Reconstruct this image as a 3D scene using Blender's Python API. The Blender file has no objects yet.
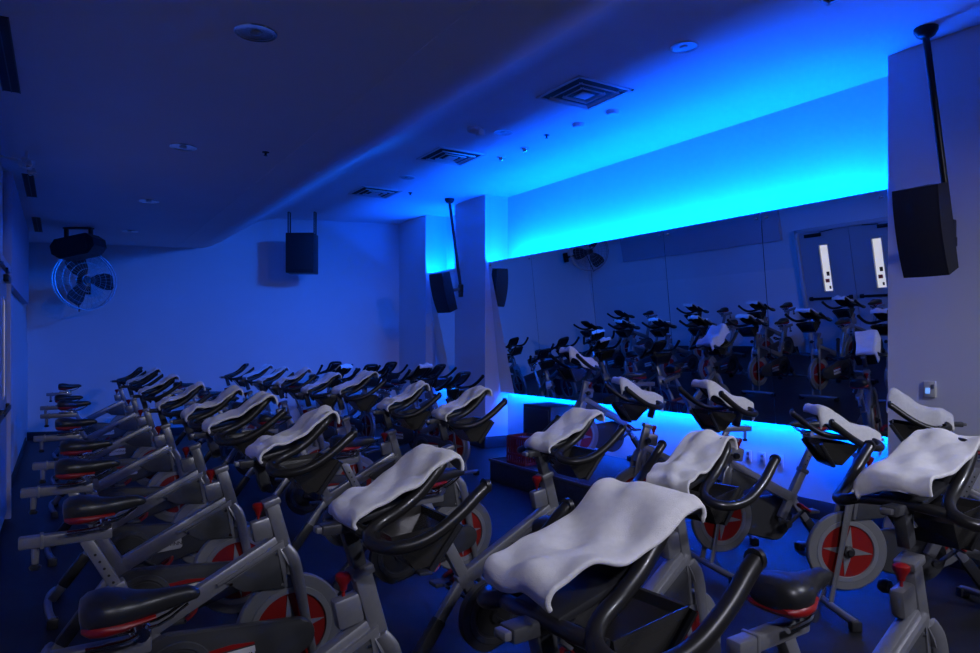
import bpy, bmesh, math, random
from mathutils import Vector, Matrix
random.seed(7)
PI = math.pi
col = bpy.context.scene.collection
sc = bpy.context.scene

# ------------------------------------------------------------------ materials
def mat(name, base, rough=0.5, metal=0.0, noise=0.0, nscale=20, bump=0.0, bscale=200, bdist=0.002,
        coat=0.0, sheen=0.0, spec=0.5):
    m = bpy.data.materials.new(name); m.use_nodes = True
    nt = m.node_tree; b = nt.nodes['Principled BSDF']
    b.inputs['Base Color'].default_value = (*base, 1)
    b.inputs['Roughness'].default_value = rough
    b.inputs['Metallic'].default_value = metal
    b.inputs['Coat Weight'].default_value = coat
    b.inputs['Sheen Weight'].default_value = sheen
    b.inputs['Specular IOR Level'].default_value = spec
    tc = nt.nodes.new('ShaderNodeTexCoord')
    if noise > 0:
        n = nt.nodes.new('ShaderNodeTexNoise'); n.inputs['Scale'].default_value = nscale
        n.inputs['Detail'].default_value = 5
        nt.links.new(tc.outputs['Object'], n.inputs['Vector'])
        r = nt.nodes.new('ShaderNodeValToRGB')
        r.color_ramp.elements[0].position = 0.3; r.color_ramp.elements[1].position = 0.7
        r.color_ramp.elements[0].color = (*[c * (1 - noise) for c in base], 1)
        r.color_ramp.elements[1].color = (*[min(1, c * (1 + noise)) for c in base], 1)
        nt.links.new(n.outputs['Fac'], r.inputs['Fac'])
        nt.links.new(r.outputs['Color'], b.inputs['Base Color'])
    if bump > 0:
        n2 = nt.nodes.new('ShaderNodeTexNoise'); n2.inputs['Scale'].default_value = bscale
        n2.inputs['Detail'].default_value = 3
        nt.links.new(tc.outputs['Object'], n2.inputs['Vector'])
        bp = nt.nodes.new('ShaderNodeBump'); bp.inputs['Strength'].default_value = bump
        bp.inputs['Distance'].default_value = bdist
        nt.links.new(n2.outputs['Fac'], bp.inputs['Height'])
        nt.links.new(bp.outputs['Normal'], b.inputs['Normal'])
    return m

def emit(name, colr, strength):
    m = bpy.data.materials.new(name); m.use_nodes = True
    nt = m.node_tree; b = nt.nodes['Principled BSDF']
    b.inputs['Base Color'].default_value = (0.8, 0.8, 0.8, 1)
    b.inputs['Emission Color'].default_value = (*colr, 1)
    b.inputs['Emission Strength'].default_value = strength
    return m

LED = (0.0, 0.080, 1.0)
M = dict(
    wall=mat('wall_paint', (0.82, 0.81, 0.83), 0.75, noise=0.015, nscale=2, bump=0.08, bscale=350, bdist=0.001),
    ceil=mat('ceiling_paint', (0.80, 0.79, 0.82), 0.85, noise=0.015, nscale=2, bump=0.05, bscale=300, bdist=0.001),
    floor=mat('rubber_floor', (0.012, 0.012, 0.014), 0.5, noise=0.35, nscale=6, bump=0.25, bscale=90, bdist=0.002),
    base=mat('rubber_baseboard', (0.05, 0.05, 0.06), 0.5),
    mirror=mat('mirror_glass', (0.70, 0.74, 0.72), 0.0, 1.0),
    mirror_edge=mat('mirror_edge', (0.10, 0.14, 0.13), 0.3),
    clip=mat('chrome_clip', (0.6, 0.6, 0.6), 0.2, 1.0),
    silver=mat('silver_paint', (0.27, 0.27, 0.29), 0.36, 0.55, noise=0.04, nscale=60, bump=0.03, bscale=500),
    chrome=mat('polished_chrome', (0.75, 0.75, 0.77), 0.12, 1.0),
    disc=mat('flywheel_grey', (0.24, 0.24, 0.25), 0.42, 0.35),
    discring=mat('flywheel_ring', (0.36, 0.36, 0.38), 0.35, 0.5),
    red=mat('red_plastic', (0.26, 0.006, 0.006), 0.4),
    redbrk=mat('red_flywheel_face', (0.27, 0.008, 0.006), 0.42),
    charcoal=mat('charcoal_plastic', (0.055, 0.056, 0.062), 0.42, noise=0.1, nscale=40),
    dark=mat('dark_plastic', (0.022, 0.022, 0.025), 0.38, bump=0.05, bscale=400),
    guard=mat('guard_plastic', (0.045, 0.045, 0.05), 0.38),
    grip=mat('bar_vinyl', (0.014, 0.013, 0.013), 0.34, coat=0.15, bump=0.05, bscale=250),
    saddle=mat('saddle_vinyl', (0.018, 0.018, 0.02), 0.36, bump=0.06, bscale=250),
    badge=mat('badge_white', (0.55, 0.54, 0.53), 0.4),
    ink=mat('badge_ink', (0.03, 0.01, 0.01), 0.5),
    towel=mat('towel_terry', (0.88, 0.86, 0.85), 0.95, noise=0.05, nscale=60, bump=1.0, bscale=520, bdist=0.003, sheen=0.4, spec=0.1),
    speaker=mat('speaker_black', (0.012, 0.012, 0.014), 0.5, bump=0.1, bscale=300),
    grille=mat('speaker_grille', (0.018, 0.018, 0.02), 0.55, bump=0.6, bscale=700, bdist=0.002),
    blackmetal=mat('black_metal', (0.02, 0.02, 0.022), 0.35, 0.4),
    ventwhite=mat('vent_white', (0.6, 0.6, 0.62), 0.45),
    ventdark=mat('vent_dark', (0.02, 0.02, 0.02), 0.7),
    reflector=mat('downlight_reflector', (0.7, 0.7, 0.72), 0.18, 0.9),
    fangrey=mat('fan_metal', (0.42, 0.42, 0.45), 0.3, 0.8),
    door=mat('door_paint', (0.45, 0.45, 0.48), 0.5),
    doorframe=mat('door_frame_paint', (0.62, 0.60, 0.62), 0.45),
    podium=mat('podium_carpet', (0.035, 0.037, 0.05), 0.6, noise=0.3, nscale=40, bump=0.5, bscale=250),
    podedge=mat('podium_edge', (0.12, 0.12, 0.14), 0.35, 0.4),
    crate=mat('crate_red', (0.16, 0.012, 0.012), 0.45),
    cabinet=mat('cabinet_black', (0.012, 0.012, 0.014), 0.4),
    plate=mat('wall_plate', (0.75, 0.74, 0.74), 0.35),
    led=emit('led_diffuser', LED, 760.0),
    led2=emit('led_diffuser_low', LED, 310.0),
    lcd=emit('lcd_glow', (0.1, 0.35, 1.0), 0.9),
    pane=emit('lit_glass', (1.0, 0.93, 0.86), 0.75),
    notice_red=mat('notice_red', (0.5, 0.05, 0.04), 0.6),
    notice_black=mat('notice_black', (0.03, 0.03, 0.03), 0.6),
    towelshadow=None,
)
# smoky translucent plastic of the bar shields
sm = bpy.data.materials.new('smoked_plastic'); sm.use_nodes = True
b_ = sm.node_tree.nodes['Principled BSDF']
b_.inputs['Base Color'].default_value = (0.03, 0.028, 0.026, 1); b_.inputs['Roughness'].default_value = 0.22
M['smoke'] = sm

# ------------------------------------------------------------------ mesh helpers
class MB:
    def __init__(s): s.bm = bmesh.new()
    def _xf(s, vs, rot, loc):
        R = rot if rot is not None else Matrix.Identity(3)
        for v in vs: v.co = R @ v.co + Vector(loc)
    def box(s, c, size, rot=None, bev=0.0, seg=2):
        r = bmesh.ops.create_cube(s.bm, size=1.0); vs = r['verts']
        for v in vs: v.co = Vector((v.co.x * size[0], v.co.y * size[1], v.co.z * size[2]))
        if bev > 0:
            es = list({e for v in vs for e in v.link_edges})
            r2 = bmesh.ops.bevel(s.bm, geom=es, offset=bev, segments=seg, profile=0.5, affect='EDGES')
            vs = list({v for f in r2['faces'] for v in f.verts} | {v for v in vs if v.is_valid})
        s._xf(vs, rot, c); return s
    def tube(s, pts, r, n=10, smooth=0, caps=True, flat=1.0):
        P = [Vector(p) for p in pts]
        R = r if isinstance(r, (list, tuple)) else [r] * len(P)
        if smooth:
            Q, RR = [], []
            for i in range(len(P) - 1):
                p0 = P[max(i - 1, 0)]; p1 = P[i]; p2 = P[i + 1]; p3 = P[min(i + 2, len(P) - 1)]
                for k in range(smooth):
                    t = k / smooth
                    Q.append(0.5 * ((2 * p1) + (p2 - p0) * t + (2 * p0 - 5 * p1 + 4 * p2 - p3) * t * t + (3 * p1 - p0 - 3 * p2 + p3) * t ** 3))
                    RR.append(R[i] * (1 - t) + R[i + 1] * t)
            Q.append(P[-1]); RR.append(R[-1]); P, R = Q, RR
        T = []
        for i in range(len(P)):
            a = P[max(i - 1, 0)]; b = P[min(i + 1, len(P) - 1)]
            T.append((b - a).normalized())
        up = Vector((0, 0, 1)) if abs(T[0].z) < 0.9 else Vector((1, 0, 0))
        nrm = (up - T[0] * up.dot(T[0])).normalized()
        rings = []
        for i in range(len(P)):
            nrm = (nrm - T[i] * nrm.dot(T[i])).normalized(); bi = T[i].cross(nrm)
            rings.append([s.bm.verts.new(P[i] + nrm * math.cos(2 * PI * k / n) * R[i] + bi * math.sin(2 * PI * k / n) * R[i] * flat) for k in range(n)])
        for a, b in zip(rings, rings[1:]):
            for k in range(n): s.bm.faces.new((a[k], a[(k + 1) % n], b[(k + 1) % n], b[k]))
        if caps:
            s.bm.faces.new(rings[0][::-1]); s.bm.faces.new(rings[-1])
        return s
    def bar(s, a, b, w, h, bev=0.004, up=(0, 0, 1)):
        """rectangular tube from a to b; w across, h in the up direction"""
        a = Vector(a); b = Vector(b); d = b - a; L = d.length; x = d.normalized()
        u = Vector(up); y = u.cross(x).normalized(); z = x.cross(y)
        R = Matrix((x, y, z)).transposed()
        return s.box((a + b) / 2, (L, w, h), R, bev)
    def prism(s, poly, y0, y1, bev=0.0, axis='y'):
        """polygon in (x, z) extruded along y (or (x, y) along z)"""
        if axis == 'y': f = lambda p, t: (p[0], t, p[1])
        elif axis == 'z': f = lambda p, t: (p[0], p[1], t)
        else: f = lambda p, t: (t, p[0], p[1])
        A = [s.bm.verts.new(f(p, y0)) for p in poly]; B = [s.bm.verts.new(f(p, y1)) for p in poly]
        n = len(poly); fs = [s.bm.faces.new(A[::-1]), s.bm.faces.new(B)]
        for i in range(n): fs.append(s.bm.faces.new((A[i], A[(i + 1) % n], B[(i + 1) % n], B[i])))
        if bev > 0:
            es = [e for e in {e for f_ in fs[:2] for e in f_.edges}]
            bmesh.ops.bevel(s.bm, geom=es, offset=bev, segments=2, profile=0.5, affect='EDGES')
        return s
    def lathe(s, prof, n=32, axis='z', c=(0, 0, 0), a0=0.0, a1=2 * PI):
        """profile [(r, h)] about an axis through c"""
        full = abs(a1 - a0 - 2 * PI) < 1e-6; m = n if full else n + 1
        rings = []
        for r, h in prof:
            ring = []
            for k in range(m):
                a = a0 + (a1 - a0) * k / n; x = r * math.cos(a); y = r * math.sin(a)
                p = {'z': (x, y, h), 'y': (x, h, y), 'x': (h, x, y)}[axis]
                ring.append(s.bm.verts.new((p[0] + c[0], p[1] + c[1], p[2] + c[2])))
            rings.append(ring)
        for a, b in zip(rings, rings[1:]):
            for k in range(n if full else m - 1):
                try: s.bm.faces.new((a[k], a[(k + 1) % m], b[(k + 1) % m], b[k]))
                except ValueError: pass
        return s
    def loft(s, rings, closed=True, caps=True):
        V = [[s.bm.verts.new(p) for p in r] for r in rings]; n = len(V[0])
        for a, b in zip(V, V[1:]):
            for k in range(n if closed else n - 1): s.bm.faces.new((a[k], a[(k + 1) % n], b[(k + 1) % n], b[k]))
        if caps: s.bm.faces.new(V[0][::-1]); s.bm.faces.new(V[-1])
        return s
    def build(s, name, m, parent=None, smooth=True, loc=None, rot=None):
        bmesh.ops.remove_doubles(s.bm, verts=s.bm.verts, dist=1e-5)
        bmesh.ops.recalc_face_normals(s.bm, faces=s.bm.faces)
        me = bpy.data.meshes.new(name); s.bm.to_mesh(me); s.bm.free()
        if m is not None: me.materials.append(m)
        if smooth:
            for p in me.polygons: p.use_smooth = True
            try: me.set_sharp_from_angle(angle=math.radians(38))
            except Exception: pass
        o = bpy.data.objects.new(name, me); col.objects.link(o)
        if loc is not None: o.location = loc
        if rot is not None: o.rotation_euler = rot
        if parent is not None: o.parent = parent
        return o

def tag(o, label=None, cat=None, group=None, kind=None):
    if label: o['label'] = label
    if cat: o['category'] = cat
    if group: o['group'] = group
    if kind: o['kind'] = kind
    return o
def empty(name, loc=(0, 0, 0), rz=0, label=None, cat=None, group=None):
    o = bpy.data.objects.new(name, None); o.location = loc; o.rotation_euler = (0, 0, rz)
    o.empty_display_size = 0.1; col.objects.link(o); tag(o, label, cat, group); return o
def struct(o): o['kind'] = 'structure'; return o
def copy_tree(o, parent=None):
    c = o.copy(); col.objects.link(c); c.parent = parent
    for ch in list(o.children): copy_tree(ch, c)
    return c
def add_text(name, body, size, m, parent, loc, rot, extrude=0.001):
    cu = bpy.data.curves.new(name, 'FONT'); cu.body = body; cu.size = size; cu.extrude = extrude
    cu.align_x = 'CENTER'; cu.align_y = 'CENTER'
    tmp = bpy.data.objects.new(name + '_tmp', cu)
    col.objects.link(tmp); bpy.context.view_layer.update()
    me = bpy.data.meshes.new_from_object(tmp.evaluated_get(bpy.context.evaluated_depsgraph_get()))
    bpy.data.objects.remove(tmp); me.materials.clear(); me.materials.append(m)
    o = bpy.data.objects.new(name, me); o.location = loc; o.rotation_euler = rot; col.objects.link(o); o.parent = parent
    return o

# ------------------------------------------------------------------ room shell
# world axes: +X towards the mirrored wall, +Y down the room, metres
WL, WR, CF = -0.45, 5.70, 5.30          # left wall, wall behind the mirrors, face of the columns
HS, HC = 3.16, 3.73                     # lower and higher ceiling
Y0 = -3.2                               # near end of the room
def backy(x): return 13.3 + (x - (-0.476)) * (11.67 - 13.3) / (5.3 + 0.476)
YB0, YB1 = backy(WL), backy(WR)

b = MB(); b.prism([(WL - .15, Y0 - .15), (WR + .15, Y0 - .15), (WR + .15, YB1 + .15), (WL - .15, YB0 + .15)], -0.1, 0, axis='z')
struct(b.build('floor', M['floor'], smooth=False))
b = MB(); b.prism([(WL - .15, Y0), (WL, Y0), (WL, YB0), (WL - .15, YB0 + .04)], 0, 3.9, axis='z')
struct(b.build('wall_left', M['wall'], smooth=False))
b = MB(); b.prism([(WL - .15, YB0 + .042), (WR + .15, YB1 - .042), (WR + .15, YB1 + .15), (WL - .15, YB0 + .19)], 0, 3.9, axis='z')
struct(b.build('wall_back', M['wall'], smooth=False))
b = MB(); b.prism([(WR + .15, Y0), (WR + .15, YB1 - .045), (CF, backy(CF)), (CF, 10.58), (WR, 10.58), (WR, 9.56), (CF, 9.56), (CF, 8.64),
                   (WR, 8.64), (WR, 2.83), (CF, 2.83), (CF, Y0)], 0, 3.9, axis='z')
struct(b.build('wall_right', M['wall'], smooth=False))
b = MB(); b.prism([(WL - .15, Y0 - .15), (CF + .1, Y0 - .15), (CF + .1, Y0), (WL - .15, Y0)], 0, 3.9, axis='z')
struct(b.build('wall_front', M['wall'], smooth=False))
# ceiling: low flat part on the left, an S-curve, the high flat part on the right
prof = [(WL - .15, HS), (1.98, HS)]
for i in range(1, 33):
    t = i / 32; sx = 1.98 + (3.17 - 1.98) * t
    sm_ = t * t * (3 - 2 * t)
    prof.append((sx, HS + (HC - .015 - HS) * sm_))
prof += [(3.19, HC - .015), (3.19, HC), (WR + .15, HC)]
prof += [(WR + .15, HC + .15), (WL - .15, HC + .15)]
b = MB(); b.prism(prof, Y0, YB0 + .1, axis='y')
cl = b.build('ceiling', M['ceil'], smooth=True); struct(cl)
for x, n in ((-0.126, 1), (1.66, 2)):
    b = MB(); b.box((x, (Y0 + YB0) / 2, HS - .002), (0.008, YB0 - Y0 - .3, 0.006))
    struct(b.build('trim_%d' % n, M['ceil'], smooth=False))
# baseboards
b = MB(); b.box((WR - .008, (2.83 + 8.64) / 2, .085), (.016, 5.79, .17), bev=.003)
b.box((CF - .008, (Y0 + 2.83) / 2, .085), (.016, 2.83 - Y0, .17), bev=.003)
b.box((CF - .008, 9.1, .085), (.016, .92, .17), bev=.003); b.box((CF - .008, 11.12, .085), (.016, 1.06, .17), bev=.003)
b.box((WR - .008, 10.07, .085), (.016, 1.0, .17), bev=.003)
b.box((5.49, 8.63, .085), (.40, .016, .17), bev=.003); b.box((5.49, 10.57, .085), (.40, .016, .17), bev=.003)
struct(b.build('baseboard_right', M['base']))
b = MB(); b.bar((WL, YB0 - .008, .06), (CF, backy(CF) - .008, .06), .016, .12)
struct(b.build('baseboard_back', M['base']))
b = MB(); b.box((WL + .008, 10.2, .06), (.016, 4.8, .12), bev=.003); b.box((WL + .008, 1.35, .06), (.016, 9.0, .12), bev=.003)
struct(b.build('baseboard_left', M['base']))
# upper bulkhead and lower lining of the left wall
b = MB(); b.box((WL + .035, 9.85, 2.63), (.07, 4.1, 1.05), bev=.004)
struct(b.build('trim_3', mat('bulkhead_paint', (0.52, 0.52, 0.60), .75, noise=.02, nscale=2)))
b = MB(); b.box((WL + .006, 10.43, .86), (.012, 5.76, 1.42), bev=.002)
struct(b.build('trim_4', M['wall']))

# double door in the left wall, lit corridor behind its narrow panes (seen in the mirrors)
D0, D1, DH = 5.58, 7.52, 2.24
b = MB()
for y in (D0 + .03, D1 - .03): b.box((WL + .03, y, DH / 2), (.10, .06, DH), bev=.004)
b.box((WL + .03, (D0 + D1) / 2, DH - .03), (.10, D1 - D0, .06), bev=.004)
struct(b.build('trim_5', M['doorframe']))
mid = (D0 + D1) / 2
for n, (ya, yb, sgn) in enumerate(((D0 + .065, mid - .004, 1), (mid + .004, D1 - .065, -1))):
    d = empty('door_%d' % (n + 1), (WL + .025, (ya + yb) / 2, 0)); struct(d)
    w = yb - ya; yw = .02          # pane near the meeting edge
    b = MB(); pw, z0, z1 = .075, 1.12, 1.92
    y_lo, y_hi = yw - pw, yw + pw
    b.box((0, (-w / 2 + y_lo) / 2, DH / 2), (.045, y_lo + w / 2, DH - .13)); b.box((0, (w / 2 + y_hi) / 2, DH / 2), (.045, w / 2 - y_hi, DH - .13))
    b.box((0, yw, (z0 + .065) / 2 + .0), (.045, 2 * pw, z0 - .065)); b.box((0, yw, (z1 + DH - .065) / 2), (.045, 2 * pw, DH - .065 - z1))
    b.build('door_leaf', M['door'], d, smooth=False)
    b = MB(); b.box((-.004, yw, (z0 + z1) / 2), (.008, 2 * pw, z1 - z0)); p = b.build('pane', M['pane'], d, smooth=False)
    b = MB(); b.box((.003, yw - .01, 1.42), (.004, .05, .07)); b.build('notice', M['notice_black'], p, smooth=False)
    b = MB(); b.box((.003, yw + .015, 1.30), (.004, .07, .06)); b.build('notice', M['notice_red'], p, smooth=False)
    b = MB(); b.box((.003, yw - .02, 1.18), (.004, .03, .05)); b.build('notice', M['notice_black'], p, smooth=False)
    b = MB()
    for z_, h_ in ((z0 - .012, .02), (z1 + .012, .02)): b.box((.026, yw, z_), (.012, 2 * pw + .05, h_), bev=.002)
    for y_ in (y_lo - .01, y_hi + .01): b.box((.026, y_, (z0 + z1) / 2), (.012, .02, z1 - z0 + .04), bev=.002)
    b.build('pane_frame', M['doorframe'], d)
    b = MB(); b.box((.050, 0, 1.0), (.02, w - .12, .04), bev=.006); b.box((.035, -w / 2 + .09, 1.0), (.03, .06, .07), bev=.006); b.box((.035, w / 2 - .09, 1.0), (.03, .06, .07), bev=.006)
    b.build('push_bar', M['blackmetal'], d)
    b = MB(); b.box((.042, sgn * -.18, DH - .13), (.04, .30, .06), bev=.008); b.bar((.05, sgn * -.05, DH - .09), (.06, sgn * .2, DH - .07), .02, .012)
    b.build('door_closer', M['blackmetal'], d)

# ------------------------------------------------------------------ leaning mirrors and their LED strips
MT, MBt = (5.335, 2.735), (5.552, 0.82)       # top and bottom edge (x, z)
def mirror_panel(y0, y1, label, group):
    d = Vector((MBt[0] - MT[0], 0, MBt[1] - MT[1])); L = d.length; dn = d.normalized(); nrm = Vector((-dn.z, 0, dn.x)) * -1
    if nrm.x > 0: nrm = -nrm
    c = Vector(((MT[0] + MBt[0]) / 2, 0, (MT[1] + MBt[1]) / 2)) 
    e = empty('mirror_panel', (c.x, (y0 + y1) / 2, c.z), 0, label, 'mirror', group)
    X = -nrm; Z = -dn; Y = Z.cross(X); R = Matrix((X, Y, Z)).transposed()
    w = y1 - y0 - .006
    b = MB(); b.box(X * .003, (.006, w, L), R); b.build('glass', M['mirror'], e, smooth=False)
    b = MB(); b.box(X * .016, (.018, w, L - .02), R); b.build('backing_board', M['mirror_edge'], e, smooth=False)
    for sy in (-1, 1):
        b = MB(); b.box(Z * (L / 2 - .05) + Y * sy * (w / 2 - .05) - X * .004, (.010, .03, .022), R, bev=.003)
        b.build('clip', M['clip'], e)
    return e
ms = [2.85, 3.97, 5.15, 6.34, 7.53, 8.62]
nm = ['tall leaning mirror panel beside the right end column, reflecting the lit double doors',
      'tall leaning mirror panel second from the right, reflecting the left door frame',
      'tall leaning mirror panel in the middle of the mirror wall, under the square ceiling vent',
      'tall leaning mirror panel fourth from the right, reflecting the wall fan',
      'tall leaning mirror panel next to the wide blue column, behind the black cabinet']
for i in range(5): mirror_panel(ms[i], ms[i + 1], nm[i], 'mirror panels')
mirror_panel(9.58, 10.56, 'narrow leaning mirror panel in the niche between the two far columns', 'mirror panels')
def led(name, y0, y1, x, z, tilt, m, label):
    e = empty(name, (x, (y0 + y1) / 2, z), 0, label, 'light strip', 'hidden light strips')
    R = Matrix.Rotation(tilt, 3, 'Y')
    b = MB(); b.box((0, 0, 0), (.022, y1 - y0, .008), R); b.build('diffuser', m, e, smooth=False)
    b = MB(); b.box(R @ Vector((0, 0, -.012)), (.03, y1 - y0, .012), R); b.build('channel', M['clip'], e, smooth=False)
led('led_strip', 2.90, 8.58, 5.420, 2.686, .45, M['led'], 'blue light strip hidden behind the top edge of the long mirror row')
led('led_strip', 9.60, 10.54, 5.420, 2.686, .45, M['led'], 'blue light strip behind the top of the narrow niche mirror')
led('led_strip', 2.90, 8.58, 5.612, 0.880, PI - 1.0, M['led2'], 'blue light strip hidden behind the lower edge of the long mirror row')
led('led_strip', 9.60, 10.54, 5.612, 0.880, PI - 1.0, M['led2'], 'blue light strip behind the lower edge of the narrow niche mirror')

# ------------------------------------------------------------------ spin bike (local: +x forwards, z up, origin on the floor under the fork crown)
def make_bike():
    r = empty('spin_bike')
    S, D = M['silver'], M['dark']
    # main beam
    b = MB(); b.bar((-.045, 0, .733), (-.585, 0, .455), .050, .074, .012)
    b.build('main_beam', S, r)
    b = MB(); b.bar((-.555, 0, .470), (-.855, 0, .070), .040, .050, .01); b.build('rear_strut', S, r)
    b = MB(); b.bar((-.675, 0, .310), (-.800, 0, .1435), .050, .062, .012); b.build('strut_sleeve', D, r)
    # gusset with silver rim
    b = MB(); b.prism([(-.045, .720), (-.270, .606), (-.196, .556), (-.025, .540), (-.022, .62)], -.034, .034, bev=.008)
    g = b.build('gusset_panel', M['charcoal'], r)
    b = MB(); b.prism([(-.035, .745), (-.30, .610), (-.296, .596), (-.058, .716), (-.034, .548), (-.018, .548)], -.038, .038, bev=.003)
    b.build('gusset_rim', S, g)
    for p in ((-.062, .69), (-.245, .600), (-.04, .560)):
        b = MB(); b.lathe([(0, -.038), (.006, -.038), (.006, .038), (0, .038)], 8, 'y', (p[0], 0, p[1])); b.build('rivet', M['chrome'], g)
    # fork: crown cap and two blades
    f = MB(); f.loft([[(x0_, -w_, z_), (x1_, -w_, z_ - .012), (x1_, w_, z_ - .012), (x0_, w_, z_)] for x0_, x1_, z_, w_ in ((-.052, -.008, .722, .034), (-.046, .008, .700, .042), (-.034, .020, .672, .048), (-.018, .030, .640, .050))])
    fk = f.build('fork', S, r)
    for sy in (-1, 1):
        b = MB(); b.tube([(-.030, sy * .036, .715), (-.004, sy * .045, .675), (.012, sy * .050, .620), (.034, sy * .053, .510), (.052, sy * .055, .410), (.072, sy * .056, .310), (.098, sy * .056, .180), (.118, sy * .056, .075)],
                         [.024, .028, .027, .023, .020, .019, .018, .018], 12, smooth=4, flat=.45)
        b.build('fork_blade', S, fk)
    # flywheel
    hc = (.004, 0, .360)
    fw = MB(); fw.lathe([(0, -.014), (.150, -.014), (.156, -.020), (.222, -.020), (.228, -.014), (.228, .014), (.222, .020), (.156, .020), (.150, .014), (0, .014)], 56, 'y', hc)
    fwo = fw.build('flywheel', M['disc'], r)
    b = MB()
    for sy in (-1, 1):
        b.lathe([(.150, sy * .0185), (.152, sy * .0235), (.176, sy * .0235), (.178, sy * .019)], 56, 'y', hc)
    b.build('rim_ring', M['discring'], fwo)
    b = MB()
    for sy in (-1, 1): b.lathe([(0, sy * .0150), (.149, sy * .0150), (.149, sy * .013)], 48, 'y', hc)
    b.build('red_face', M['redbrk'], fwo)['label'] = 'red flywheel face'
    b = MB()
    for sy in (-1, 1):
        pts = []
        for k in range(8):
            a = PI / 4 * k + .12; rr = .145 if k % 2 == 0 else .034
            pts.append((hc[0] + rr * math.cos(a), hc[2] + rr * math.sin(a)))
        b.prism(pts, min(sy * .0155, sy * .0185), max(sy * .0155, sy * .0185))
    b.build('star', M['discring'], fwo, smooth=False)
    b = MB(); b.lathe([(0, -.064), (.016, -.064), (.018, -.05), (.03, -.045), (.034, -.02), (.034, .02), (.03, .045), (.018, .05), (.016, .064), (0, .064)], 20, 'y', hc)
    b.build('hub', D, fwo)
    # chain guard, a teardrop on the right-hand side
    cr = (-.455, .315); R1, R2 = .165, .072
    def tear(r1, r2):
        pts = []
        for k in range(25): a = PI * .53 + (PI * .94) * k / 24; pts.append((cr[0] + r1 * math.cos(a), cr[1] + r1 * math.sin(a)))
        for k in range(11): a = -PI * .47 + PI * .94 * k / 10; pts.append((hc[0] + r2 * math.cos(a), hc[2] + r2 * math.sin(a)))
        return pts
    b = MB(); b.prism(tear(R1, R2), -.112, -.074, bev=.010); cg = b.build('chain_guard', M['guard'], r)
    b = MB(); b.lathe([(.100, -.112), (.104, -.117), (.126, -.117), (.130, -.112)], 40, 'y', (cr[0], 0, cr[1])); b.build('guard_ring', M['charcoal'], cg)
    b = MB(); b.lathe([(0, -.1135), (.092, -.1135), (.092, -.111)], 40, 'y', (cr[0], 0, cr[1])); b.build('guard_recess', M['ventdark'], cg)
    b = MB(); b.prism([(-.345, .288), (-.175, .300), (-.165, .312), (-.172, .366), (-.345, .358)], -.1150, -.110, bev=.002)
    bd = b.build('badge', M['badge'], cg); bd['label'] = 'white badge with dark lettering'
    b = MB(); b.prism([(-.345, .366), (-.172, .373), (-.175, .381), (-.26, .389), (-.345, .382)], -.1150, -.110); b.build('red_stripe', M['red'], cg, smooth=False)
    b = MB(); b.lathe([(0, -.1165), (.011, -.1165), (.011, -.114)], 16, 'y', (-.322, 0, .330)); b.build('emblem', M['red'], cg)
    add_text('lettering', 'SCHWINN', .031, M['ink'], cg, (-.240, -.1160, .332), (PI / 2, 0, 0))
    # cranks and pedals
    for sy, a in ((-1, -.62), (1, -.62 + PI)):
        yy = -.125 if sy < 0 else .10
        ex, ez = cr[0] + .165 * math.cos(a), cr[1] + .165 * math.sin(a)
        b = MB(); b.bar((cr[0], yy, cr[1]), (ex, yy, ez), .014, .030, .004, up=(0, 1, 0))
        b.lathe([(0, yy - .012), (.024, yy - .012), (.024, yy + .012), (0, yy + .012)], 16, 'y', (cr[0], 0, cr[1]))
        ck = b.build('crank', D, r)
        y2 = yy + sy * .060
        b = MB(); b.box((ex, y2, ez), (.085, .075, .020), bev=.005); b.tube([(ex, yy, ez), (ex, y2, ez)], .008, 8)
        b.build('pedal', M['charcoal'], ck)
        b = MB(); b.tube([(ex + .04, y2 - .04, ez + .01), (ex + .075, y2 - .03, ez + .035), (ex + .085, y2, ez + .05), (ex + .075, y2 + .03, ez + .035), (ex + .04, y2 + .04, ez + .01)], .009, 8, smooth=3, flat=1.8)
        b.build('toe_cage', M['red'], ck)['label'] = 'red toe cage'
    # head tube, bar post, brake housing
    b = MB(); b.bar((-.022, 0, .700), (-.080, 0, .905), .052, .058, .010, up=(1, 0, 0)); b.box((-.080, 0, .905), (.072, .066, .028), Matrix.Rotation(-.29, 3, 'Y'), bev=.006)
    b.build('head_tube', S, r)
    b = MB(); b.bar((-.078, 0, .90), (-.112, 0, 1.012), .040, .044, .006, up=(1, 0, 0)); b.build('bar_post', M['charcoal'], r)
    b = MB(); b.box((-.118, 0, .795), (.082, .046, .090), Matrix.Rotation(-.20, 3, 'Y'), bev=.012)
    bh = b.build('brake_housing', S, r)
    b = MB(); b.lathe([(0, .82), (.005, .82), (.005, .852), (.010, .856), (.012, .868), (.024, .888), (.024, .900), (.016, .906), (0, .908)], 18, 'z', (-.130, 0, 0))
    b.build('brake_knob', M['red'], bh)['label'] = 'red brake knob'
    b = MB(); b.tube([(-.06, 0, .80), (-.055, .075, .80)], .008, 8); b.lathe([(0, .07), (.02, .07), (.024, .085), (.018, .10), (0, .10)], 12, 'y', (-.055, 0, .80)); b.build('height_knob', D, r)
    # bar bracket
    b = MB(); b.box((-.115, 0, 1.020), (.155, .048, .030), bev=.006); br = b.build('bar_bracket', M['charcoal'], r)
    b = MB(); b.box((-.200, 0, 1.022), (.018, .036, .018), bev=.004); b.build('bracket_end', S, br)
    b = MB(); b.tube([(-.06, 0, 1.012), (-.055, 0, .975), (-.03, .0, .955)], .010, 8); b.build('clamp_lever', M['chrome'], br)
    # handlebar: two outer horns curling into a raised inner loop
    hb = MB()
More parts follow.
